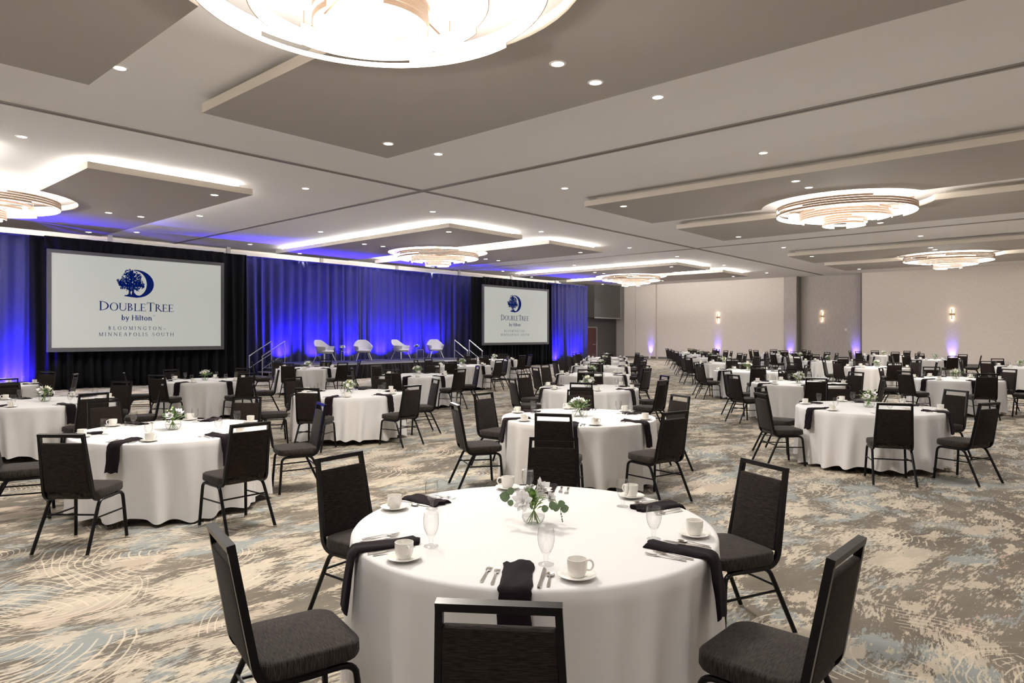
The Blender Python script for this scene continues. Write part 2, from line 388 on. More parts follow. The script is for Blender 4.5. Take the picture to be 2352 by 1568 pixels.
# downlights
dl = empty('recessed_downlight', (0, 0, -5)); m = MB()
m.lathe([(.082, -.004), (.085, -.010), (.108, -.008), (.112, -.001)], 24); m.obj('trim_ring', M['trimr'], dl)
m = MB(); m.lathe([(.083, -.004), (.05, -.009), (.001, -.010)], 24, cap1=False); m.obj('lens', M['lens'], dl)
spot_d = bpy.data.lights.new('downlight_lamp', 'SPOT'); spot_d.energy = SPOT_W; spot_d.color = COOL; spot_d.spot_size = math.radians(118); spot_d.spot_blend = .9; spot_d.shadow_soft_size = .09
sp = bpy.data.objects.new('downlight_lamp', spot_d); COL.objects.link(sp); sp.parent = dl; sp.location = (0, 0, -.03)
first = [True]
def downlight(x, y, inpanel, label):
    z = CZ0-.001 if inpanel else ZC-.001
    if first[0]: first[0] = False; o = dl; o.location = (x, y, z)
    else: o = dup(dl, (x, y, z))
    tag(o, label, 'downlight', 'recessed ceiling downlights')
def compass(dx, dy):
    a = []
    if abs(dy) > 1: a.append('stage end' if dy > 0 else 'window end')
    else: a.append('middle')
    return a[0]
for i, cx in enumerate(BAYX):
    for j, cy in enumerate(BAYY):
        for dx in (-3.85, 3.85):
            for dy in (-4.75, 0, 4.6):
                downlight(cx+dx, cy+dy, True, 'downlight in outer strip of %s panel, %s, %s, %s' % ('near' if dx < 0 else 'far', 'middle' if dy == 0 else ('stage end' if dy > 0 else 'camera end'), BX[i], BY[j]))
        for dx in (-2.95, 2.98): downlight(cx+dx, cy, True, 'downlight in the %s panel close to the chandelier, %s, %s' % ('near' if dx < 0 else 'far', BX[i], BY[j]))
        for dx in (-5.8, 5.6):
            for dy in (-6.1, 0, 5.2) if j else (-5.2, 0, 5.15):
                x = cx+dx
                if x < X0+.3: continue
                downlight(x, cy+dy, False, 'downlight in plain ceiling %s the panels, %s, %s, %s' % ('before' if dx < 0 else 'beyond', 'middle' if dy == 0 else ('stage end' if dy > 0 else 'camera end'), BX[i], BY[j]))
        for dy in (-6.1, 5.4) if j else (-5.1, 5.15):
            downlight(cx-.5, cy+dy, False, 'downlight in plain ceiling between both panels, %s, %s, %s' % ('stage end' if dy > 0 else 'camera end', BX[i], BY[j]))

# chandelier: three rings of stepped bands
def ring_mesh(R, z0, seed, layers=4, lh=.058, th=.022):
    rnd = random.Random(seed); wood = MB(); glow = MB(); n = 96
    for l in range(layers):
        # each layer leaves one or two gaps
        gaps = []
        for g in range(rnd.choice((1, 2)) if 0 < l < layers-1 else rnd.choice((1, 2))): c = rnd.uniform(0, n); gaps.append((c, rnd.uniform(4, 12)))
        def on(k): return not any(min((k-c) % n, (c-k) % n) < g2 for c, g2 in gaps)
        za, zb = z0+l*lh+.002, z0+(l+1)*lh-.002
        k = 0
        for k in range(n):
            if not on(k): continue
            a, b2 = 2*math.pi*k/n, 2*math.pi*(k+1)/n
            for tgt, ra, rb in ((wood, R-th*.45, R), (glow, R-th, R-th*.5)):
                vs = []
                for rr in (ra, rb):
                    for z in (za, zb):
                        for t in (a, b2): vs.append((rr*math.cos(t), rr*math.sin(t), z))
                fs = [(0, 1, 3, 2), (4, 6, 7, 5), (0, 4, 5, 1), (2, 3, 7, 6)]
                if not on((k-1) % n): fs.append((0, 2, 6, 4))
                if not on((k+1) % n): fs.append((1, 5, 7, 3))
                tgt.add(vs, fs)
    return wood, glow
ch = empty('ring_chandelier', (0, 0, -5))
RINGS = ((1.74, 5.015, 11), (1.15, 4.865, 5), (.56, 4.715, 23))
for (R, z, sd) in RINGS:
    wd, gl = ring_mesh(R, z-5.0, sd)
    ro = wd.obj('ring', M['ringwood'], ch, smooth=False); g = gl.obj('diffuser', M['ringglow'], ro, smooth=False)
m = MB()
for k in range(6):
    a = k*math.pi/3+.35; m.tube([(0, 0, .34), (1.72*math.cos(a), 1.72*math.sin(a), .24)], .011, 6)
    for R, z, _ in RINGS[1:]:
        m.tube([(R*math.cos(a), R*math.sin(a), z-5.0+.2), (R*math.cos(a), R*math.sin(a), .30)], .006, 5)
    m.tube([(1.70*math.cos(a), 1.70*math.sin(a), .20), (1.70*math.cos(a), 1.70*math.sin(a), ZC-5.0)], .005, 5)
m.obj('support_frame', M['bronze'], ch)
m = MB(); m.lathe([(.16, ZC-5.05), (.16, ZC-5.003)], 20, cap0=True); m.tube([(0, 0, .33), (0, 0, ZC-5.04)], .02, 8); m.obj('ceiling_canopy', M['bronze'], ch)
rl_d = bpy.data.lights.new('chandelier_added_fill', 'POINT'); rl_d.energy = RING_W; rl_d.color = (1, .93, .85); rl_d.shadow_soft_size = .30  # added fill light at the ring centre, making up for the dimmed diffusers
rl = bpy.data.objects.new('chandelier_added_fill', rl_d); COL.objects.link(rl); rl.parent = ch; rl.location = (0, 0, -.24)
for i, cx in enumerate(BAYX):
    for j, cy in enumerate(BAYY):
        o = ch if (i, j) == (0, 0) else dup(ch)
        o.location = (cx, cy, 5.0); o.rotation_euler = (0, 0, 1.1*i+.7*j)
        tag(o, 'round chandelier of three stepped glowing rings in the %s on the %s' % (BX[i], BY[j]), 'chandelier', 'tiered ring chandeliers')

# ------------------------------------------------------------------ drapes
def drape_mesh(x0, x1, z0, z1, seed, pitch=.20, amp=.085, gather=0):
    rnd = random.Random(seed); m = MB(); step = pitch/7.0; n = int((x1-x0)/step); nz = 14
    ph = []; x = 0; xs = []
    # folds of uneven width
    cuts = [0]; 
    while cuts[-1] < x1-x0: cuts.append(cuts[-1]+pitch*rnd.uniform(.6, 1.5))
    amps = [amp*rnd.uniform(.45, 1.25) for _ in cuts]; slow = [rnd.uniform(0, 6.28) for _ in range(4)]
    import bisect
    def yo(u, t):
        u2 = u + .05*math.sin(u*1.3+slow[0]+2*t)*(1-t)
        k = max(0, min(len(cuts)-2, bisect.bisect(cuts, u2)-1)); fr = (u2-cuts[k])/(cuts[k+1]-cuts[k])
        a = amps[k]*(.45+.55*(1-t)) ; s = math.sin(math.pi*fr)
        y = a*(s**1.0)*(1 if k % 2 else -1)
        return y + .035*math.sin(u*.9+slow[1])*(1-t) + .012*math.sin(u*9+slow[2]+4*t)
    for j in range(nz+1):
        t = j/nz; z = z0+(z1-z0)*t
        for i in range(n+1):
            u = (x1-x0)*i/n; m.v.append((x0+u, yo(u, t), z + (.012*math.sin(u*5) if j == 0 else 0)))
    for j in range(nz):
        for i in range(n): a = j*(n+1)+i; m.f.append((a, a+1, a+n+2, a+n+1)); m.m.append(0)
    return m
def drape(name, x0, x1, y, z0, z1, seed, mt, label, group=None, pitch=.20, amp=.085):
    m = drape_mesh(x0, x1, z0, z1, seed, pitch, amp); o = m.obj(name, M[mt], angle=80); o.location = (0, y, 0)
    md = o.modifiers.new('thick', 'SOLIDIFY'); md.thickness = .008
    # pole the drape hangs on, hem on top
    p = MB(); p.tube([(x0, 0, z1-.02), (x1, 0, z1-.02)], .025, 8); p.obj('header_rod', M[mt], o)
    tag(o, label, 'curtain', group)
BZ = .012
drape('stage_curtain', 2.4, 5.98, 25.05, BZ, 4.83, 1, 'blue', 'tall pleated curtain washed blue, beside the big screen away from the stage')
drape('stage_curtain', 5.9, 12.9, 24.95, BZ, 4.82, 2, 'black', 'black pleated curtain hanging behind the big screen', pitch=.14)
drape('stage_curtain', 12.95, 18.97, 26.2, BZ, 4.95, 3, 'blue', 'blue lit pleated curtain behind the first two armchairs on stage')
drape('stage_curtain', 19.0, 27.2, 26.24, BZ, 4.95, 4, 'blue', 'blue lit pleated curtain behind the last two armchairs on stage')
drape('stage_curtain', 25.2, 32.05, 24.98, BZ, 4.80, 5, 'black', 'black pleated curtain hanging behind the small far screen', pitch=.14)
drape('stage_curtain', 32.0, 36.1, 25.25, BZ, 4.90, 6, 'blue', 'blue lit pleated curtain beyond the small far screen')
def valance(x0, x1, y, label, seed):
    m = drape_mesh(x0, x1, 4.44, 4.83, seed, .17, .045); o = m.obj('curtain_valance', M['black'], angle=80); o.location = (0, y, 0)
    o.modifiers.new('thick', 'SOLIDIFY').thickness = .008
    tag(o, label, 'valance')
valance(6.25, 11.95, 24.80, 'short black pleated valance over the big screen', 21); valance(25.9, 31.3, 24.80, 'short black pleated valance over the small far screen', 22)

# ------------------------------------------------------------------ screens, projected image built as glowing cloth and navy shapes
class Slide(MB):
    """flat shapes in screen coordinates (x, z), a hair in front of the cloth"""
    def poly(s, pts): s.add([(x, 0, z) for x, z in pts], [tuple(range(len(pts)))])
    def strip(s, L, R):
        n = len(L); vs = [(x, 0, z) for x, z in L]+[(x, 0, z) for x, z in R]
        s.add(vs, [(i, i+1, n+i+1, n+i) for i in range(n-1)])
def q(x0, y0, x1, y1, w): # thick line as quad
    dx, dy = x1-x0, y1-y0; l = math.hypot(dx, dy); nx, ny = -dy/l*w/2, dx/l*w/2
    return ('p', [(x0+nx, y0+ny), (x1+nx, y1+ny), (x1-nx, y1-ny), (x0-nx, y0-ny)])
def rect(x0, y0, x1, y1): return ('p', [(x0, y0), (x1, y0), (x1, y1), (x0, y1)])
def bowl(cx, cy, rx, ry, a0, a1, tv, th, n=24): # arc, stroke tv where vertical, th where horizontal
    A, B = [], []
    for i in range(n+1):
        a = math.radians(a0+(a1-a0)*i/n); c, s2 = math.cos(a), math.sin(a)
        A.append((cx+rx*c, cy+ry*s2)); B.append((cx+(rx-tv)*c, cy+(ry-th)*s2))
    return ('s', A, B)
def glyphs(T, t, sf):
    """capital height 1; T thick stem, t thin stroke, sf serif reach"""
    def ser(x, y, w0=None): w0 = sf if w0 is None else w0; yy = (y, y+t*.8) if y < .5 else (y-t*.8, y); return rect(x-T/2-w0, yy[0], x+T/2+w0, yy[1])
    def stem(x, h=1.0): return [rect(x-T/2, 0, x+T/2, h), ser(x, 0), ser(x, h) if h > .5 else ser(x, 0)]
    G = {}
    s0 = sf+T/2
    G['D'] = (.80, stem(s0) + [bowl(s0, .5, .80-s0-.03, .5, -90, 90, T*1.05, t)])
    G['O'] = (.84, [bowl(.42, .5, .40, .52, 0, 360, T*1.05, t, 40)])
    G['U'] = (.78, [rect(s0-T/2, .34, s0+T/2, 1), ser(s0, 1), rect(.68-t/2, .34, .68+t/2, 1), rect(.68-t/2-sf*.8, 1-t*.8, .68+t/2+sf*.8, 1), bowl((s0-T/2+.68+t/2)/2, .36, (.68+t/2-s0+T/2)/2, .375, 180, 360, T*.75, t*1.3)])
    G['B'] = (.62, stem(s0) + [bowl(s0, .755, .34, .245, -90, 90, T, t), bowl(s0, .275, .40, .275, -90, 90, T, t)])
    G['L'] = (.58, stem(s0) + [rect(s0, 0, .54, t), ('p', [(.54-t, 0), (.57, 0), (.60, .24), (.58, .24)])])
    G['E'] = (.60, stem(s0) + [rect(s0, 0, .54, t), rect(s0, 1-t, .52, 1), rect(s0, .5-t/2, .44, .5+t/2), ('p', [(.52, 0), (.56, 0), (.60, .22), (.58, .22)]), rect(.52-t*.6, .80, .52, 1), rect(.44-t*.6, .40, .44, .60)])
    G['T'] = (.72, [rect(.36-T/2, 0, .36+T/2, 1), ser(.36, 0), rect(.04, 1-t, .68, 1), rect(.03, .80, .03+t*.7, 1), rect(.69-t*.7, .80, .69, 1)])
    G['R'] = (.70, stem(s0) + [bowl(s0, .745, .34, .255, -90, 90, T, t), q(s0+.16, .50, .66, .02, T*.95), rect(.56, 0, .74, t*.8)])
    G['H'] = (.84, stem(s0) + stem(.84-s0) + [rect(s0, .5-t/2, .84-s0, .5+t/2)])
    G['M'] = (.98, [rect(.14-t/2, 0, .14+t/2, 1), ser(.14, 0, sf*.7), rect(.84-T/2, 0, .84+T/2, 1), ser(.84, 0), q(.14, 1, .49, .04, T), q(.84-T/2+.02, 1, .49, .04, t), rect(.03, 1-t*.8, .2, 1), rect(.80, 1-t*.8, .97, 1)])
    G['I'] = (s0*2, stem(s0))
    G['N'] = (.88, [rect(.15-t/2, 0, .15+t/2, 1), ser(.15, 0, sf*.6), q(.15, .98, .74, .04, T), rect(.74-t/2, 0, .74+t/2, 1), rect(.63, 1-t*.8, .86, 1), rect(.03, 1-t*.8, .18, 1)])
    G['G'] = (.82, [bowl(.43, .5, .41, .52, 42, 318, T*1.05, t, 32), rect(.72-T/2, .06, .72+T/2, .44), rect(.58, .44-t*.8, .84, .44), rect(.735-t*.4, .72, .735+t*.4, .98)])
    G['A'] = (.84, [q(.12, 0, .42, 1, t), q(.72, 0, .42, 1, T), rect(.02, 0, .22, t*.8), rect(.58, 0, .84, t*.8), rect(.22, .33, .62, .33+t)])
    G['P'] = (.60, stem(s0) + [bowl(s0, .73, .36, .27, -90, 90, T, t)])
    G['S'] = (.58, [bowl(.29, .745, .22, .265, 55, 250, T*.8, t*1.2, 18), bowl(.29, .26, .24, .28, -125, 78, T*.8, t*1.2, 18), q(.20, .56, .39, .46, T*.9), rect(.46, .72, .46+t*.8, .98), rect(.06, .03, .06+t*.8, .28)])
    G['-'] = (.62, [rect(.03, .30, .58, .30+t*1.3)])
    # lower case, x-height .68
    xh = .68
    G['b'] = (.62, [rect(.08, 0, .08+T, 1.04), rect(.02, 1.04-t, .1, 1.04), bowl(.31, .34, .27, .35, 0, 360, T, t*1.2, 28)])
    G['y'] = (.60, [q(.10, xh, .33, .02, T), q(.54, xh, .22, -.28, t*1.3), rect(.0, xh-t, .24, xh), rect(.42, xh-t, .62, xh), rect(.06, -.31, .24, -.31+T*.6)])
    G['i'] = (.30, [rect(.15-T/2, 0, .15+T/2, xh), rect(.02, xh-t, .15, xh), rect(.02, 0, .28, t*.9), bowl(.15, .90, .085, .085, 0, 360, .084, .084, 14)])
    G['l'] = (.30, [rect(.15-T/2, 0, .15+T/2, 1.04), rect(.02, 1.04-t, .15, 1.04), rect(.02, 0, .28, t*.9)])
    G['t'] = (.40, [rect(.12, .12, .12+T, .88), rect(.02, xh-t, .36, xh), bowl(.25, .14, .13, .15, 180, 320, T*.8, t*1.2, 10)])
    G['o'] = (.66, [bowl(.33, .34, .30, .36, 0, 360, T, t*1.2, 28)])
    G['n'] = (.68, [rect(.07, 0, .07+T, xh), rect(.0, xh-t, .1, xh), rect(.0, 0, .26, t*.9), bowl(.33, .40, .27, .30, 0, 150, T, t*1.6, 14), rect(.60-T, 0, .60, .42), rect(.42, 0, .68, t*.9)])
    G[' '] = (.34, [])
    return G
THIN = glyphs(.115, .055, .07); BOLD = glyphs(.155, .075, .05); LIGHT = glyphs(.11, .065, .065)
def text(slide, s, G, x0, x1, z, h, small=None, track=.10, bigs=()):
    """set string s between x0 and x1; letters not in bigs take height small"""
    hs = [h if (small is None or i in bigs) else small for i in range(len(s))]
    wd = [G[c][0]*hh for c, hh in zip(s, hs)]; tot = sum(wd)+track*h*(len(s)-1)
    k = (x1-x0)/tot; x = x0
    for c, hh, ww in zip(s, hs, wd):
        for g in G[c][1]:
            if g[0] == 'p': slide.poly([(x+px*hh*k, z+pz*hh) for px, pz in g[1]])
            else: slide.strip([(x+px*hh*k, z+pz*hh) for px, pz in g[1]], [(x+px*hh*k, z+pz*hh) for px, pz in g[2]])
        x += (ww+track*h)*k
def tree_mark(slide):
    rnd = random.Random(4)
    # bowl of the letter D
    A, B = [], []
    for i in range(41):
        a = math.radians(96-186*i/40)
        A.append((8.80+.565*math.cos(a), 3.475+.470*math.sin(a))); B.append((8.76+.375*math.cos(a), 3.475+.435*math.sin(a)))
    slide.strip(A, B)
    # base line of the letter, roots and the two trunks
    slide.poly([(8.43, 3.045), (8.44, 3.075), (8.52, 3.085), (8.60, 3.10), (8.95, 3.075), (8.82, 3.00), (8.62, 3.018)])
    slide.poly([(8.50, 3.08), (8.56, 3.12), (8.575, 3.30), (8.63, 3.30), (8.622, 3.16), (8.645, 3.08)])
    slide.poly([(8.645, 3.08), (8.665, 3.16), (8.672, 3.30), (8.725, 3.30), (8.735, 3.18), (8.80, 3.10), (8.90, 3.06)])
    # crown made of many small leaves
    lob = [(8.60, 3.80, .15), (8.72, 3.78, .14), (8.52, 3.66, .16), (8.66, 3.62, .20), (8.80, 3.66, .15), (8.90, 3.74, .07), (8.42, 3.50, .15), (8.58, 3.46, .20), (8.76, 3.48, .20), (8.90, 3.50, .13), (8.32, 3.48, .09), (8.36, 3.38, .10), (8.50, 3.34, .10), (8.66, 3.34, .12), (8.84, 3.34, .11), (8.96, 3.40, .09), (8.27, 3.54, .06), (9.02, 3.44, .05)]
    for (cx, cz, r) in lob:
        for k in range(int(60*(r/.15)**1.6)+10):
            a = rnd.uniform(0, 6.28); rr = r*math.sqrt(rnd.uniform(0, 1))*1.04; x, z = cx+rr*math.cos(a), cz+rr*math.sin(a)
            s = rnd.uniform(.012, .026); b0 = rnd.uniform(0, 6.28)
            slide.poly([(x+s*(1+.5*(k2 % 2))*math.cos(b0+k2*1.047)*.8, z+s*(1+.5*(k2 % 2))*math.sin(b0+k2*1.047)*.8) for k2 in range(6)])
def screen(cx, label, sz=1.0):
    """5.6 m projection screen; artwork laid out around x=8.855 on the first one"""
    e = empty('projection_screen', (cx, 24.72, 0))
    hx, z0, z1 = 2.80, 1.21, 4.42; ix = hx-.115
    m = MB()
    for (a, b2, c, d2) in ((-hx, hx, z0, z0+.13), (-hx, hx, z1-.11, z1), (-hx, -ix, z0+.13, z1-.11), (ix, hx, z0+.13, z1-.11)): m.box(a, b2, -.03, .05, c, d2)
    m.obj('border', M['scr_frame'], e, smooth=False)
    m = MB(); m.box(-ix, ix, -.005, .01, z0+.13, z1-.11); surf = m.obj('screen_surface', M['screen'], e, smooth=False)
    slide = Slide(); tree_mark(slide)
    text(slide, 'DOUBLETREE', THIN, 7.675, 10.03, 2.553, .300, small=.255, track=.03, bigs=(0, 6))
    text(slide, 'by Hilton', BOLD, 8.34, 9.305, 2.240, .170, track=.05)
    text(slide, 'TM', LIGHT, 9.325, 9.40, 2.385, .035, track=.1)
    text(slide, 'BLOOMINGTON-', LIGHT, 7.955, 9.765, 1.915, .118, track=.42)
    text(slide, 'MINNEAPOLIS SOUTH', LIGHT, 7.665, 10.03, 1.708, .118, track=.36)
    slide.v = [(x-9.03+.0, -.0085, z) for x, y, z in slide.v]
    slide.obj('projected_mark', M['navy'], surf, smooth=False)
    for sx in (-2.2, 2.2):   # legs behind
        m = MB(); m.box(sx-.03, sx+.03, .06, .09, .0, z0+.2); m.box(sx-.03, sx+.03, -.2, .06, 0, .03); m.obj('leg', M['black'], e, smooth=False)
    tag(e, label, 'screen', 'lit projection screens')
screen(9.10, 'wide lit projection screen with navy tree and lettering before the first black curtain')
screen(28.58, 'lit projection screen beyond the stage with the same navy tree and lettering, smaller looking')

# ------------------------------------------------------------------ stage
SX0, SX1, SY0, SY1, SZ = 14.2, 23.8, 22.5, 26.0, .61
e = empty('stage', (0, 0, 0))
m = MB(); m.box(SX0, SX1, SY0, SY1, SZ-.05, SZ); m.obj('deck', M['deck'], e, smooth=False)
m = MB(); m.box(SX0-.012, SX1+.012, SY0-.012, SY0, SZ-.045, SZ-.002); m.box(SX1, SX1+.012, SY0, SY1, SZ-.045, SZ-.002); m.obj('edge_trim', M['alum'], e, smooth=False)
m = MB()
for x in range(6): 
    for y in (SY0+.15, SY1-.15): xx = SX0+.15+x*(SX1-SX0-.3)/5; m.tube([(xx, y, 0), (xx, y, SZ-.05)], .025, 8)
m.obj('support_post', M['alum'], e)
sk = drape_mesh(SX0, SX1, .008, SZ-.05, 31, .09, .03); sk.v = [(x, y+SY0-.045, z) for x, y, z in sk.v]; sk.obj('skirt', M['skirt'], e, angle=80)
tag(e, 'low black stage with pleated skirt before the blue curtain', 'stage')
def stairs(x_hi, x_lo, y0, y1, label, rl):
    s = empty('stage_stairs', (0, 0, 0)); sg = 1 if x_lo > x_hi else -1
    for k in range(3):
        zz = SZ-.15*(k+1); xa = x_hi+sg*(.02+.30*k); xb = xa+sg*.31; a, b2 = sorted((xa, xb))
        t = MB(); t.box(a, b2, y0+.06, y1-.06, zz-.04, zz); t.obj('tread', M['alum'], s, smooth=False)
    st = MB()
    for yy in (y0+.05, y1-.05):
        st.tube([(x_hi+sg*.03, yy, SZ-.2), (x_lo, yy, .03)], 1, sect=[(-.03, -.02), (.03, -.02), (.03, .02), (-.03, .02)])
    st.obj('stringer', M['scr_frame'], s)
    tag(s, label, 'stairs')
    for yy, lb in zip((y0, y1), rl):
        h = MB(); h.tube([(x_hi, yy, SZ-.3), (x_hi, yy, SZ+.88)], .02); h.tube([(x_lo, yy, 0), (x_lo, yy, .90)], .02)
        h.tube([(x_hi, yy, SZ+.4), (x_lo, yy, .45)], .013)
        r = h.obj('handrail', M['alum']); t = MB(); t.tube([(x_hi-sg*.02, yy, SZ+.90), (x_lo+sg*.02, yy, .92)], .026); t.obj('grip', M['chrome'], r)
        tag(r, lb, 'handrail', 'handrails of the stage stairs')
stairs(14.14, 13.2, 24.3, 25.3, 'grey steps up to the stage beside the big screen', ('metal handrail of the steps by the big screen, audience side', 'metal handrail of the steps by the big screen, curtain side'))
stairs(23.88, 24.8, 23.8, 24.85, 'grey steps up to the stage beside the far screen', ('metal handrail of the steps by the far screen, audience side', 'metal handrail of the steps by the far screen, curtain side'))

# tub armchairs
def tub_chair():
    e = empty('armchair'); m = MB(); n = 40; rows = 8; vs = []; half = math.radians(142)
    # shell wraps from one arm tip round the back to the other; local +y is the front
    def ht(a): # rim height
        c = (math.cos(a)+1)/2
        u = min(1, max(0, (abs(a)-.30)/1.15)); return .59+.25*(1-u*u*(3-2*u))-.03*max(0, abs(a)-1.9)
    th = .035
    def pt(a, t, off):
        zb, zt = .33, ht(a); z = zb+(zt-zb)*t
        rx = .24+.10*t**.7+off; ry = .22+.12*t**.7+off
        lean = .05*t*max(0, math.cos(a))
        return (rx*math.sin(a), -ry*math.cos(a)-lean+.02, z)
    for off in (0, -th):
        for j in range(rows+1):
            t = j/rows
            for i in range(n+1):
                a = -half+2*half*i/n; p = pt(a, t, off); vs.append(p)
    N = (rows+1)*(n+1); fs = []
    for s in (0, 1):
        for j in range(rows):
            for i in range(n): a = s*N+j*(n+1)+i; fs.append((a, a+1, a+n+2, a+n+1))
    for i in range(n):
        a = rows*(n+1)+i; fs.append((a, a+1, N+a+1, N+a)); fs.append((i, i+1, N+i+1, N+i))
    for j in range(rows):
        a = j*(n+1); fs.append((a, a+n+1, N+a+n+1, N+a)); a += n; fs.append((a, a+n+1, N+a+n+1, N+a))
    m.add(vs, fs); m.obj('shell', M['tub'], e, angle=60)
    v, f = rbox(.50, .50, .08, .12, .03, crown=.015); m = MB(); m.add([(p.x, p.y+.03, p.z+.36) for p in v], f); m.obj('seat_cushion', M['tub'], e)
    v, f = rbox(.46, .46, .05, .12, .015); m = MB(); m.add([(p.x, p.y+.02, p.z+.315) for p in v], f); m.obj('seat_base', M['tubleg'], e)
    for sx in (-1, 1):
        for sy in (-1, 1):
            m = MB(); m.tube([(sx*.17, sy*.16+.02, .33), (sx*.27, sy*.27+.02, 0)], [.024, .014], 8); m.obj('leg', M['tubleg'], e)
    return e
tc = tub_chair()
CH = [(745, -78), (834, -118), (920, -80), (1000, -120)]
for k, (px, ang) in enumerate(CH):
    r = (px-CX)/FPX; yp = 24.75; d_ = yp/(FW[1]+r*RT[1]); xw = d_*(FW[0]+r*RT[0])
    o = tc if k == 0 else dup(tc)
    o.location = (xw, yp, SZ+.014); o.rotation_euler = (0, 0, math.radians(ang-90)); o.scale = (1.26, 1.15, 1.09)
    tag(o, 'light grey tub armchair on stage, %s counting from the big screen' % ORD[k], 'armchair', 'grey armchairs on the stage')

# ------------------------------------------------------------------ flowers
def leaf_pts(m, c, d, up, L, wd, mi, round_=False, fold=.2):
    d = Vector(d).normalized(); up = Vector(up); s = d.cross(up)
    if s.length < 1e-3: s = Vector((1, 0, 0))
    s.normalize(); nrm = s.cross(d); c = Vector(c); n = 6; L_, C_, R_ = [], [], []
    for i in range(n+1):
        t = i/n; w_ = math.sin(math.pi*(t**(.8 if round_ else 1.0)))**(.6 if round_ else 1.0)*wd/2
        b = c+d*L*t+nrm*(.15*L*math.sin(t*2.5)); C_.append(b); L_.append(b+s*w_+nrm*fold*w_); R_.append(b-s*w_+nrm*fold*w_)
    vs = L_+C_+R_; k = n+1
    m.add(vs, [(i, i+1, k+i+1, k+i) for i in range(n)]+[(k+i, k+i+1, 2*k+i+1, 2*k+i) for i in range(n)], mi)
def blossom(mats, c, d, size, petals=9, seed=0, open_=.9):
    rnd = random.Random(seed); m = MB(); d = Vector(d).normalized()
    a = Vector((1, 0, 0)) if abs(d.x) < .8 else Vector((0, 1, 0)); u = (a-d*a.dot(d)).normalized(); v = d.cross(u)
    for lay, (num, tilt, sz) in enumerate(((petals, open_, 1.0), (petals-3, open_*.62, .8), (4, open_*.35, .5))):
        for k in range(num):
            an = 2*math.pi*k/num+lay*.4+rnd.uniform(-.15, .15); o = u*math.cos(an)+v*math.sin(an)
            dd = (o*math.sin(tilt*1.3)+d*math.cos(tilt*1.3)); leaf_pts(m, Vector(c), dd, d, size*sz*rnd.uniform(.9, 1.1), size*sz*.55, 0, True, -.25)
    return m.mesh('blossom', mats)
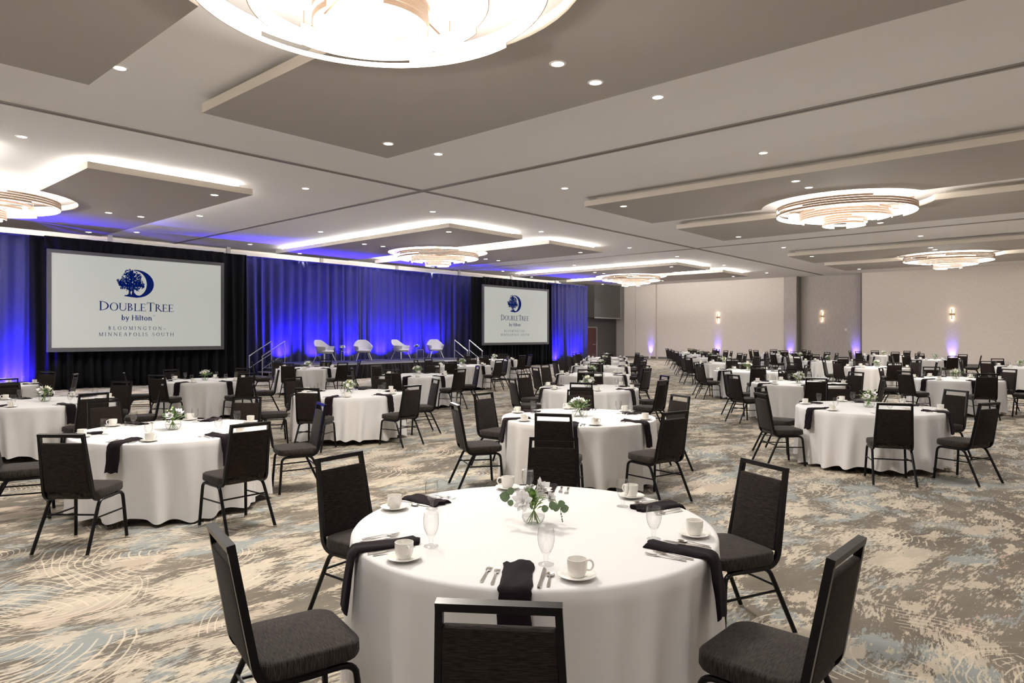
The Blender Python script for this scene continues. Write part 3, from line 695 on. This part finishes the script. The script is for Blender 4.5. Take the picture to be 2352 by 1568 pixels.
def arrangement(kind):
    e = empty('flower_arrangement'); m = MB()
    prof = [(.036, .0), (.050, .012), (.060, .035), (.058, .055), (.048, .078)]
    m.lathe(prof, 24, cap0=True); m.obj('vase', M['vglass'], e)
    m = MB(); m.lathe([(.034, .003), (.048, .014), (.057, .034), (.056, .044)], 20, cap0=True, cap1=True); m.obj('water', M['water'], e)
    rnd = random.Random(kind*7+3); m = MB()
    for k in range(9):
        a = rnd.uniform(0, 6.28); b = a+3.1+rnd.uniform(-.5, .5); m.tube([(.035*math.cos(b), .035*math.sin(b), .008), (0.005, 0, .07), (.05*math.cos(a), .05*math.sin(a), .13)], .0022, 5)
    m.obj('stems', M['stem'], e); e.children[-1]['kind'] = 'stuff'
    m = MB()
    if kind == 0:     # tall lilies with hanging eucalyptus
        R_, F_ = Vector((RT[0], RT[1], 0)), Vector((FW[0], FW[1], 0)); Z = Vector((0, 0, 1))
        def P(r, z, f=0): return R_*r+F_*f+Z*z
        for k in range(34):
            a = rnd.uniform(0, 6.28); el = rnd.uniform(.1, 1.3); d = Vector((math.cos(a)*math.cos(el), math.sin(a)*math.cos(el), math.sin(el)))
            leaf_pts(m, d*.02+Z*rnd.uniform(.06, .13), d, Z, rnd.uniform(.03, .06), rnd.uniform(.018, .03), rnd.choice((0, 1, 1)))
        spr = [P(.02, .11), P(.07, .13), P(.11, .12), P(.135, .09), P(.145, .05), P(.15, .012)]
        m.tube(spr, .0016, 5, mi=2)
        for (r, z, s) in ((.055, .085, .034), (.095, .10, .04), (.112, .09, .036), (.14, .11, .034), (.155, .085, .04), (-.10, .145, .05), (-.085, .175, .035), (-.09, .115, .03)):
            leaf_pts(m, P(r-s*.4, z-.01, -.01), (R_*(1 if r > 0 else -1)*.8+Z*.2).normalized(), -F_+Z*.3, s*1.15, s*1.1, 0, True, .05)
        for (r, z) in ((.143, .05), (.147, .036), (.148, .022), (.151, .012)): m.lathe([(.0005, -.006), (.004, 0), (.0005, .006)], 6, c=tuple(P(r, z)), mi=3)
        m.obj('foliage', [M['leaf'], M['leaf2'], M['stem'], M['bud']], e)
        for (c, d, s, sd) in ((P(-.05, .125, -.05), (-F_*.8-R_*.3+Z*.35), .062, 1), (P(.025, .165, -.01), (R_*.55+Z*.7-F_*.25), .075, 2), (P(.085, .13, .02), (R_*.5-F_*.6+Z*.2), .036, 3), (P(-.03, .155, .04), (-R_*.5+Z*.8+F_*.3), .05, 4), (P(.03, .12, .06), (R_*.3+Z*.6+F_*.6), .05, 6)):
            link('flower', blossom(M['petal'], c, d, s, seed=sd, open_=.95 if sd != 2 else .6), e)
    else:
        for k in range(54):
            a = rnd.uniform(0, 6.28); el = rnd.uniform(-.15, 1.2); d = Vector((math.cos(a)*math.cos(el), math.sin(a)*math.cos(el), math.sin(el)))
            far = rnd.random()
            leaf_pts(m, d*rnd.uniform(.02, .07)+Vector((0, 0, .075)), d, (0, 0, 1), rnd.uniform(.035, .06), rnd.uniform(.018, .028), rnd.choice(((0, 1, 2), (0, 2, 2), (0, 0, 1), (1, 2, 2))[kind-1]))
        for k in range(7):   # airy sprigs
            a = rnd.uniform(0, 6.28); el = rnd.uniform(.1, .9); d = Vector((math.cos(a)*math.cos(el), math.sin(a)*math.cos(el), math.sin(el)))
            m.tube([Vector((0, 0, .08)), Vector((0, 0, .08))+d*.13], .0012, 4, mi=3)
            for q_ in range(4): leaf_pts(m, Vector((0, 0, .08))+d*(.08+.015*q_), Vector((rnd.uniform(-1, 1), rnd.uniform(-1, 1), .4)), (0, 0, 1), .02, .017, 0, True)
        m.obj('foliage', [M['leaf'], M['leaf2'], M['leaf3'], M['stem']], e)
        nb = (6, 7, 5, 8)[kind-1]
        for k in range(nb):
            a = 2*math.pi*k/nb+rnd.uniform(-.3, .3); el = rnd.uniform(.35, 1.3); d = Vector((math.cos(a)*math.cos(el), math.sin(a)*math.cos(el), math.sin(el)))
            link('flower', blossom(M['petal'] if (k+kind) % 3 else M['petal2'], d*.065+Vector((0, 0, .075)), d, rnd.uniform(.036, .056), 8, seed=kind*10+k, open_=.7), e)
    return e
ARR = [arrangement(k) for k in range(5)]
arr_used = [False]*5
def place_arr(kind, loc, rz, label, group=None, s=1.0):
    if arr_used[kind]: o = dup(ARR[kind])
    else: o = ARR[kind]; arr_used[kind] = True
    o.location = loc; o.rotation_euler = (0, 0, rz); o.scale = (s, s, s); tag(o, label, 'flowers', group); return o

# side tables on the stage with a small bouquet each
def side_table():
    e = empty('side_table'); m = MB(); h, s_, t = .45, .22, .011
    for sx in (-1, 1):
        for sy in (-1, 1): m.box(sx*s_-t, sx*s_+t, sy*s_-t, sy*s_+t, 0, h)
        m.box(sx*s_-t, sx*s_+t, -s_, s_, h-.022, h); m.box(-s_, s_, sx*s_-t, sx*s_+t, h-.022, h)
        m.box(sx*s_-t, sx*s_+t, -s_, s_, 0, .02)
    m.obj('frame', M['chrome'], e, smooth=False); m = MB(); m.box(-s_+t, s_-t, -s_+t, s_-t, h-.012, h-.002); m.obj('table_top', M['dglass'], e, smooth=False); return e
st0 = side_table()
for k, px in enumerate((787, 957)):
    r = (px-CX)/FPX; yp = 24.75; d_ = yp/(FW[1]+r*RT[1]); xw = d_*(FW[0]+r*RT[0])
    o = st0 if k == 0 else dup(st0)
    o.location = (xw, yp, SZ); tag(o, 'low metal framed side table on stage between the %s armchairs' % ('first two', 'last two')[k], 'side table', 'side tables on the stage')
    place_arr(4, (xw, yp, SZ+.45), k*2.1, 'small white bouquet in glass vase on the stage table between the %s armchairs' % ('first two', 'last two')[k], 'white bouquets on stage', 1.5)

# ------------------------------------------------------------------ banquet chair
def banquet_chair():
    e = empty('banquet_chair')
    sec = [(-.014, -.011), (.014, -.011), (.014, .011), (-.014, .011)]
    m = MB()
    def side(sx):
        return [(sx*.198, .06, .408), (sx*.198, -.08, .408)] + arc_pts((sx*.198, -.11, .408), (sx*.198, -.20, .408), (sx*.197, -.212, .49), 6) + [(sx*.174, -.292, .94)]
    for sx in (-1, 1): m.tube(side(sx), 1, sect=[(-.011, -.015), (.011, -.015), (.011, .015), (-.011, .015)], up=(1, 0, 0))
    tl = Matrix.Translation((0, -.2935, .944)) @ Matrix.Rotation(math.radians(10), 4, 'X')
    m.box(-.185, .185, -.016, .016, -.013, .013, T=tl)
    m.obj('back_frame', M['frame'], e)
    # backrest pad leaning with the frame
    v, f = rbox(.352, .405, .034, .012, .010, crown=.006)
    T = Matrix.Translation((0, -.2455, .682)) @ Matrix.Rotation(math.radians(90+10.1), 4, 'X') @ Matrix.Rotation(math.pi, 4, 'Y')
    m = MB(); tv = []
    for p in v:
        k = 1-.035*(p.y/.21); tv.append(T @ Vector((p.x*k, p.y, p.z-.017)))
    m.add(tv, f); m.obj('backrest', M['fab_back'], e)
    v, f = rbox(.445, .420, .075, .085, .020, crown=.012); m = MB(); m.add([(p.x, p.y+.005, p.z+.420) for p in v], f); m.obj('seat', M['fab_seat'], e)
    for sx in (-1, 1):
        for fr in (1, -1):
            m = MB()
            if fr > 0: pts = [(sx*.222, .208, .012), (sx*.206, .184, .335)] + arc_pts((sx*.205, .184, .355), (sx*.203, .175, .405), (sx*.200, .12, .406), 5)[1:] + [(sx*.2, .02, .406)]
            else: pts = [(sx*.222, -.315, .012), (sx*.206, -.165, .335)] + arc_pts((sx*.205, -.157, .352), (sx*.203, -.135, .405), (sx*.200, -.085, .406), 5)[1:] + [(sx*.2, .02, .406)]
            m.tube(pts, .0140, 10); lg = m.obj('leg', M['frame'], e)
            g = MB(); x, y, _ = pts[0]; g.lathe([(.0150, 0), (.0163, .006), (.0155, .016)], 10, c=(x, y, 0), cap0=True, cap1=True); g.obj('glide', M['glide'], lg)
    m = MB()
    for sx in (-1, 1): m.tube([(sx*.2095, .189, .262), (sx*.2095, -.197, .270)], .0075, 8)
    m.tube([(-.209, -.186, .296), (.209, -.186, .296)], .0075, 8)
    m.obj('stretcher', M['frame'], e)
    return e
BC = banquet_chair(); bc_used = [False]
CLOCK = {0: 'twelve', 1: 'two', 2: 'four', 3: 'six', 4: 'eight', 5: 'ten'}
def clock(a):
    """seat position as read on the photograph, twelve pointing away from the camera"""
    rel = (math.degrees(ANG)-math.degrees(a)) % 360
    return CLOCK[int(round(rel/60)) % 6]

# ------------------------------------------------------------------ table, cloth, place settings
TR, TZ = .915, .755
def cloth_mesh(seed):
    rnd = random.Random(seed); m = MB(); n = 288
    nf = rnd.randint(19, 24); cuts = sorted((k+rnd.uniform(-.33, .33))*2*math.pi/nf for k in range(nf)); A = [rnd.uniform(.55, 1.25) for _ in cuts]; Wd = [rnd.uniform(.045, .095) for _ in cuts]
    def fold(a):
        s = 0
        for c, k, w_ in zip(cuts, A, Wd):
            d = (a-c+math.pi) % (2*math.pi)-math.pi; s += k*math.exp(-(d/w_)**2)
        return s-.42
    rows = [(.0, 0, 0), (.45, 0, 0), (.86, 0, 0), (1, 0, 0)]
    V = [(0, 0, TZ+.002)]; ring0 = []
    for r in (.3, .6, TR-.02): ring0.append([(r*math.cos(2*math.pi*i/n), r*math.sin(2*math.pi*i/n), TZ+.002) for i in range(n)])
    ring0.append([((TR-.004)*math.cos(2*math.pi*i/n), (TR-.004)*math.sin(2*math.pi*i/n), TZ-.001) for i in range(n)])
    ring0.append([((TR+.004)*math.cos(2*math.pi*i/n), (TR+.004)*math.sin(2*math.pi*i/n), TZ-.012) for i in range(n)])
    nz = 12
    for j in range(1, nz+1):
        t = j/nz; z = (TZ-.012)*(1-t)+.065*t; ring = []
        for i in range(n):
            a = 2*math.pi*i/n; g = fold(a+.06*math.sin(3*a+seed)*t); amp = .105*t**.85
            r = min(TR+.004+.010*t+amp*(g if g < .35 else .35+(g-.35)*.5)*(.85 if g > 0 else 1.1), .985)
            zz = z + (.018*math.sin(2*a+seed)+.012*math.sin(5*a+seed*2)-.030*g)*max(0, t-.5)*2
            ring.append((r*math.cos(a), r*math.sin(a), max(zz, .012)))
        ring0.append(ring)
    for r in ring0: V += r
    m.v = V
    for i in range(n): m.f.append((0, 1+i, 1+(i+1) % n)); m.m.append(0)
    for j in range(len(ring0)-1):
        for i in range(n): i2 = (i+1) % n; a = 1+j*n; m.f.append((a+i, a+i2, a+n+i2, a+n+i)); m.m.append(0)
    return m.mesh('tablecloth', M['cloth'], angle=80)
CLOTHS = [cloth_mesh(s) for s in (3, 8, 14, 21)]
def table_obj():
    e = empty('round_table'); m = MB(); m.lathe([(TR-.02, TZ-.022), (TR-.008, TZ-.018), (TR-.008, TZ-.004), (.0, TZ-.002)], 64, cap0=True); m.obj('tabletop', M['wood'], e)
    for k in range(4):
        a = math.pi/4+k*math.pi/2; c, s = math.cos(a), math.sin(a); m = MB()
        m.tube([(.50*c, .50*s, TZ-.02), (.52*c, .52*s, .45), (.60*c, .60*s, .15), (.76*c, .76*s, .012)], [.02, .02, .022, .02], 8); m.obj('leg', M['wood'], e)
    return e
TB = table_obj(); tb_used = [False]

def lathe_mesh(name, prof, n, mt, cap0=False, extra=None):
    m = MB(); m.lathe(prof, n, cap0=cap0)
    if extra: extra(m)
    return m.mesh(name, M[mt], angle=50)
cup_me = lathe_mesh('coffee_cup', [(.026, .001), (.029, .005), (.038, .022), (.0405, .045), (.0405, .071), (.0380, .071), (.0378, .045), (.035, .024), (.025, .010), (.001, .009)], 28, 'china', True)
m = MB(); m.tube([(.0375, 0, .060)]+[(.047+.019*math.cos(t), 0, .043+.021*math.sin(t)) for t in [1.45-2.9*i/10 for i in range(11)]]+[(.0365, 0, .025)], .0043, 8); handle_me = m.mesh('handle', M['china'])
saucer_me = lathe_mesh('saucer', [(.030, .000), (.036, .002), (.060, .010), (.076, .017), (.0775, .019), (.0755, .020), (.058, .0125), (.034, .0065), (.030, .008), (.001, .007)], 32, 'china', True)
goblet_me = lathe_mesh('water_goblet', [(.0335, .0005), (.034, .003), (.020, .006), (.0095, .012), (.0085, .020), (.0115, .026), (.0090, .033), (.010, .040), (.022, .056), (.032, .080), (.0365, .105), (.0362, .130), (.0330, .155), (.0318, .155), (.0350, .130), (.0353, .105), (.0308, .081), (.020, .058), (.002, .046)], 28, 'glass', True)
def cutlery(kind):
    m = MB()
    def bar(pts, ws, th=.0016, z=None):   # flat bar along x (outward +x is the handle end)
        k = len(pts); vs = []
        for (x, y, zz), w_ in zip(pts, ws): vs += [(x, y-w_/2, zz), (x, y+w_/2, zz), (x, y+w_/2, zz+th), (x, y-w_/2, zz+th)]
        fs = [(0, 1, 2, 3), tuple(4*(k-1)+i for i in (3, 2, 1, 0))]
        for i in range(k-1):
            for j in range(4): j2 = (j+1) % 4; fs.append((4*i+j, 4*i+j2, 4*i+4+j2, 4*i+4+j))
        m.add(vs, fs)
    if kind == 'fork':
        bar([(.095, 0, .002), (.085, 0, .002), (.05, 0, .003), (.0, 0, .006), (-.025, 0, .006), (-.038, 0, .003)], [.010, .014, .010, .006, .007, .020], .002)
        bar([(-.038, 0, .003), (-.050, 0, .0015)], [.020, .023])
        for k in range(4): y = (k-1.5)*.0064; bar([(-.050, y, .0015), (-.075, y, .002), (-.092, y*.9, .006)], [.0036, .0036, .002])
    elif kind == 'knife':
        bar([(.11, 0, .001), (.105, 0, .001), (.06, 0, .001), (.03, 0, .001), (.025, 0, .001)], [.010, .015, .013, .011, .010], .005)
        bar([(.025, 0, .002), (.0, 0, .002), (-.06, 0, .002), (-.10, -.002, .002), (-.118, -.006, .002)], [.013, .016, .018, .015, .004], .0015)
    else:
        bar([(.085, 0, .002), (.075, 0, .002), (.04, 0, .003), (.0, 0, .006), (-.02, 0, .006)], [.010, .013, .009, .006, .006], .002)
        n = 14; vs = [(-.045, 0, .001)]; fs = []
        for rr, zz in ((.5, .0018), (1, .006)):
            for i in range(n): a = 2*math.pi*i/n; vs.append((-.045+.026*rr*math.cos(a), .017*rr*math.sin(a), zz))
        for i in range(n): i2 = (i+1) % n; fs += [(0, 1+i, 1+i2), (1+i, 1+n+i, 1+n+i2, 1+i2)]
        m.add(vs, fs)
    return m.mesh(kind, M['steel'], angle=50)
fork_me, knife_me, spoon_me = cutlery('fork'), cutlery('knife'), cutlery('spoon')
def napkin_mesh(seed, hang=.30):
    rnd = random.Random(seed); m = MB(); path = []   # x outward from table edge origin (x=0 at the rim)
    for i in range(9): path.append((-.285+.285*i/8*.97, TZ+.004))
    path += [(.002, TZ+.002), (.012, TZ-.006), (.020, TZ-.022)]
    for i in range(1, 9): path.append((.020+.032*i/8, TZ-.022-hang*i/8))
    nw = 8; top, bot = [], []
    wob = [rnd.uniform(-.004, .004) for _ in path]
    for i, (x, z) in enumerate(path):
        nx, nz = (0, 1) if i < 9 else ((.5, .85) if i == 9 else ((.85, .5) if i == 10 else (1, 0)))
        w_ = .128*(1+.03*math.sin(i*.9+seed))
        for j in range(nw+1):
            u = j/nw-.5; lift = .011 + (.010*abs(math.sin(3.1*u+seed))*(1 if i < 3 else .35)) + .003*math.sin(9*u+i*.7)
            if j in (0, nw): lift = .004
            xo = x-(.008*math.sin(j*1.7+seed) if i == 0 else 0); zo = z-(.006*math.sin(j*1.3+seed) if i == len(path)-1 else 0)
            top.append((xo+nx*lift, u*w_+wob[i], zo+nz*lift)); bot.append((xo, u*w_+wob[i], zo))
    N = len(top); fs = []; k = nw+1
    for i in range(len(path)-1):
        for j in range(nw): a = i*k+j; fs += [(a, a+1, a+k+1, a+k), (N+a, N+a+k, N+a+k+1, N+a+1)]
        fs += [(i*k, i*k+k, N+i*k+k, N+i*k), (i*k+nw, N+i*k+nw, N+i*k+k+nw, i*k+k+nw)]
    for j in range(nw): fs += [(j, N+j, N+j+1, j+1), ((len(path)-1)*k+j, (len(path)-1)*k+j+1, N+(len(path)-1)*k+j+1, N+(len(path)-1)*k+j)]
    m.add(top+bot, fs); return m.mesh('napkin', M['napkin'], angle=60)
NAPS = [napkin_mesh(s, h) for s, h in ((1, .235), (2, .225), (4, .24))]

ROWS = []   # name, centre, phase, measured chair backs
def T(row, k, c, ph=31, chairs=None, arr=1): ROWS.append((row, k, c, ph, chairs, arr))
def V(x, y): p = W(x, y, TZ); d = depth(p); q_ = (d+.03)/d; return (p[0]*q_, p[1]*q_)
T('centre row', 0, V(1225, 1207), 35, [(547, 1220), (782, 1045), (1272, 1005), (1755, 1063), (1937, 1255), (1145, 1385)], 0)
T('centre row', 1, V(1328, 957), 30, [(1275, 948), (1050, 927), (1115, 903), (1333, 895), (1554, 908), (1552, 945)], 1)
T('centre row', 2, WD(1352, 12.65), 30, None, 2)
T('centre row', 3, WD(1361, 17.0), 31, None, 3)
T('centre row', 4, WD(1380, 21.4), 30, None, 1)
T('centre row', 5, WD(1389, 25.6), 32, None, 2)
T('centre row', 6, WD(1393, 29.8), 30, None, 4)
T('stage row', 0, V(398, 988), 36, [(140, 997), (576, 972), (720, 927), (568, 911), (240, 920), None], 3)
T('stage row', 1, V(801, 903), 38, [(939, 884), (1001, 870), (879, 861), (707, 891), (672, 866), None], 4)
T('stage row', 2, V(958, 861.5), 31, None, 1)
T('stage row', 3, V(1062, 839), 32, None, 3)
T('stage row', 4, V(1136, 826), 30, None, 2)
T('screen row', 0, V(103, 922.5), 34, None, 2)
T('screen row', 1, V(471, 873.5), 34, None, 1)
T('screen row', 2, V(707, 845), 36, None, 4)
T('curtain side', 0, WD(-38, 13.2), 33, None, 1)
T('aisle row', 0, V(1996, 936), 25, [(1783, 903), (1749, 888), (2048, 923), (2273, 925), (2188, 896), (1927, 882)], 3)
T('aisle row', 1, V(1835, 880), 29, None, 2)
T('aisle row', 2, V(1719, 851), 31, None, 1)
T('aisle row', 3, V(1662, 833), 33, None, 4)
T('aisle row', 4, V(1631, 822), 30, None, 3)
T('aisle row', 5, (31.9, 15.4), 32, None, 1)
T('aisle row', 6, (36.0, 17.9), 30, None, 2)
T('wall row', 0, V(2195, 870), 29, None, 1)
T('wall row', 1, V(2015, 843), 31, None, 2)
T('wall row', 2, V(1903, 829), 33, None, 3)
T('wall row', 3, (31.7, 10.5), 30, None, 4)
T('wall row', 4, (36.4, 13.1), 31, None, 1)
T('side row', 0, V(2343, 842), 30, None, 4)
T('side row', 1, V(2148, 826), 32, None, 3)
T('side row', 2, (37.0, 8.3), 29, None, 1)
rnd = random.Random(77)
def one(name, me, loc, rz, label, cat, group):
    o = link(name, me); o.location = loc; o.rotation_euler = (0, 0, rz); return tag(o, label, cat, group)
for ti, (row, k, c, ph, chairs, arr) in enumerate(ROWS):
    d = depth(c)
    if row == 'centre row' and k == 0: tn = 'the big lily table'
    elif row == 'curtain side': tn = 'the curtain side table'
    else: tn = 'the %s %s table' % (ORD[k], row)
    tl = {'the big lily table': 'closest of all, with white lilies, at the start of the centre row',
          'the curtain side table': 'cut by the picture edge beside the first blue curtain'}.get(tn, '%s one counting from the camera in the %s' % (ORD[k], row))
    o = dup(TB, (c[0], c[1], 0), math.radians(17*ti)) if tb_used[0] else TB
    tb_used[0] = True; o.location = (c[0], c[1], 0)
    tag(o, 'round banquet table, ' + tl, 'table', 'round banquet tables')
    one('tablecloth', CLOTHS[ti % 4], (c[0], c[1], 0), rnd.uniform(0, 6.28), 'white cloth hanging in folds over ' + tn, 'tablecloth', 'white round tablecloths')
    place_arr(arr, (c[0], c[1], TZ+.003), 0 if arr == 0 else rnd.uniform(0, 6.28), 'low glass vase of %s on %s' % ('white lilies and trailing eucalyptus' if arr == 0 else 'white flowers and green leaves', tn), 'table flower arrangements', 1.0 if arr == 0 else 1.28)
    # seats
    angs = {}
    for s in range(6):
        a = math.radians(ph+60*s); angs[s] = [a, 1.235+rnd.uniform(-.02, .05), math.radians(rnd.uniform(-5, 5)), rnd.uniform(-2.5, 2.5)]
    if chairs:
        for p in chairs:
            if not p: continue
            b = W(p[0], p[1], .955); a = math.atan2(b[1]-c[1], b[0]-c[0]); r = math.hypot(b[0]-c[0], b[1]-c[1])
            s = min(range(6), key=lambda s: abs((math.radians(ph+60*s)-a+math.pi) % (2*math.pi)-math.pi))
            angs[s] = [a, min(max(r-.295, 1.222), 1.50), 0, 0]
    for s in range(6):
        a, r, yaw, dj = angs[s]; a2 = a+math.radians(dj)
        if row == 'curtain side' and s not in (0, 1, 2, 3, 4, 5): continue
        loc = (c[0]+r*math.cos(a2), c[1]+r*math.sin(a2), 0); ck = clock(math.radians(ph+60*s))
        rz = a2+math.pi/2+yaw
        if not bc_used[0]: o = BC; bc_used[0] = True; o.location = loc; o.rotation_euler = (0, 0, rz)
        else: o = dup(BC, loc, rz, skip=('glide',) if d > 14 else ())
        face = {'twelve': 'seen from its front', 'six': 'seen from behind'}.get(ck, 'dark')
        tag(o, 'black banquet chair %sat %s o\'clock of %s' % ('' if face == 'dark' else face+' ', ck, tn), 'chair', 'banquet chairs around ' + tn)
    # place settings
    for s in range(6):
        a0 = math.radians(ph+60*s)
        if chairs and d < 5: a0 = angs[s][0]*.5+a0*.5 if abs(angs[s][0]-a0) < 1 else a0
        a0 += math.radians(rnd.uniform(-2.5, 2.5)); ck = clock(math.radians(ph+60*s))
        ux, uy = math.cos(a0), math.sin(a0); rx, ry = -uy, ux   # r: to the diner's ... computed for one facing the centre
        rx, ry = -uy, ux
        def pos(rad, side, z=TZ+.003): return (c[0]+ux*rad+rx*side, c[1]+uy*rad+ry*side, z)
        j = lambda q_: rnd.uniform(-q_, q_)
        at = "at %s o'clock on %s" % (ck, tn)
        sp_ = pos(.775+j(.012), .235+j(.012))
        one('saucer', saucer_me, sp_, 0, 'round white saucer '+at, 'saucer', 'white saucers')
        cu = one('coffee_cup', cup_me, (sp_[0], sp_[1], TZ+.0105), a0+math.pi/2+j(.5), 'white coffee cup '+at, 'cup', 'white coffee cups')
        link('handle', handle_me, cu)
        one('water_goblet', goblet_me, pos(.615+j(.015), .105+j(.015)), 0, 'stemmed water goblet '+at, 'glass', 'stemmed water goblets')
        nk = one('napkin', NAPS[(s+ti) % 3], (c[0]+ux*(TR+.006), c[1]+uy*(TR+.006), 0), a0+j(.05), 'dark draped napkin '+at, 'napkin', 'dark draped napkins')
        if d < 15:
            one('fork', fork_me, pos(.765, -.135), a0+j(.06), 'outer steel fork '+at, 'fork', 'steel forks')
            one('fork', fork_me, pos(.785, -.095), a0+j(.06), 'inner steel fork '+at, 'fork', 'steel forks')
            one('knife', knife_me, pos(.785, .095), a0+j(.06), 'steel table knife '+at, 'knife', 'steel knives')
            one('spoon', spoon_me, pos(.795, .125), a0+j(.06), 'steel teaspoon '+at, 'spoon', 'steel teaspoons')

# ------------------------------------------------------------------ sconces, uplights, small wall items
def sconce():
    e = empty('wall_sconce'); m = MB(); m.box(-.02, 0, -.13, .13, -.055, .055); m.obj('bracket', M['bronze'], e, smooth=False)
    m = MB(); m.tube([(-.07, 0, -.36), (-.07, 0, .36)], .026, 10); m.obj('tube_light', M['sglow'], e)
    m = MB(); m.box(-.11, -.095, -.022, .022, -.30, .30); m.box(-.10, -.02, -.03, .03, -.05, .05); m.obj('shield', M['bronze'], e, smooth=False); return e
sc0 = sconce()
for k, (x, y, z, lb) in enumerate(((X1-.003, 20.47, 2.98, 'glowing upright wall sconce on the wide plain wall panel nearer the stage'), (X1+.547, 13.75, 2.95, 'glowing upright wall sconce inside the recessed wall bay'), (X1-.003, 6.62, 2.92, 'glowing upright wall sconce on the plain wall beyond the side row tables'))):
    o = sc0 if k == 0 else dup(sc0); o.location = (x, y, z); tag(o, lb, 'wall sconce', 'slim glowing wall sconces')
m = MB(); m.box(X1+.53, X1+.548, 12.28, 12.40, 2.02, 2.16); tag(m.obj('wall_switch_plate', M['plate'], smooth=False), 'small white switch plate on the recessed wall bay', 'switch plate')
def uplight(loc, aim, size, power, col, white, label, group, blend=.9):
    e = empty('uplight', loc)
    m = MB(); m.lathe([(.075, .0), (.08, .01), (.08, .20), (.072, .22)], 16, cap0=True); m.obj('housing', M['lampwhite' if white else 'lampcase'], e)
    m = MB(); m.lathe([(.071, .214), (.001, .216)], 16); m.obj('lens', M['bluelens'], e)
    l = bpy.data.lights.new('uplight_lamp', 'SPOT'); l.energy = power; l.color = col; l.spot_size = math.radians(size); l.spot_blend = blend; l.shadow_soft_size = .06
    o = bpy.data.objects.new('uplight_lamp', l); COL.objects.link(o); o.parent = e; o.location = (0, 0, .24)
    o.rotation_euler = Vector(aim).to_track_quat('-Z', 'Y').to_euler()
    tag(e, label, 'uplight', group)
BLU = (.035, .015, 1.0)
pl = lambda px, yp: (lambda r: yp/(FW[1]+r*RT[1])*(FW[0]+r*RT[0]))((px-CX)/FPX)
for k, px in enumerate((12, 52)): uplight((pl(px, 24.6), 24.68, 0), (0, .75, 1), 136, BLUE_W, BLU, False, 'black blue-glowing uplight on the floor by the first blue curtain, %s one' % ORD[k], 'blue curtain uplights')
for k, px in enumerate((657, 733, 809, 887, 952, 1003)): uplight((pl(px, 25.8), 25.82, SZ), (0, .75, 1), 136, BLUE_W, BLU, False, 'blue uplight at the back of the stage, %s counting from the big screen' % (ORD+['eighth'])[k], 'blue curtain uplights')
for k, px in enumerate((1285, 1332)): uplight((pl(px, 24.8), 24.86, 0), (0, .75, 1), 136, BLUE_W, BLU, False, 'black blue-glowing uplight by the last blue curtain, %s one' % ORD[k], 'blue curtain uplights')
VIO = (.16, .10, 1.0)
for k, (y, x, lb) in enumerate(((25.75, X1-.22, 'the narrow lilac panel near the corner'), (20.5, X1-.2, 'the sconce panel nearer the stage'), (15.5, X1-.32, 'the grey wall pier'), (11.75, X1+.32, 'the recessed wall bay'), (6.62, X1-.2, 'the sconce beyond the side row'))):
    uplight((x, y, 0), (.42, 0, 1), 46, WALLUP_W, VIO, True, 'short white uplight casting violet on the wall below '+lb if 'sconce' in lb else 'short white uplight casting violet against '+lb, 'violet wall uplights')
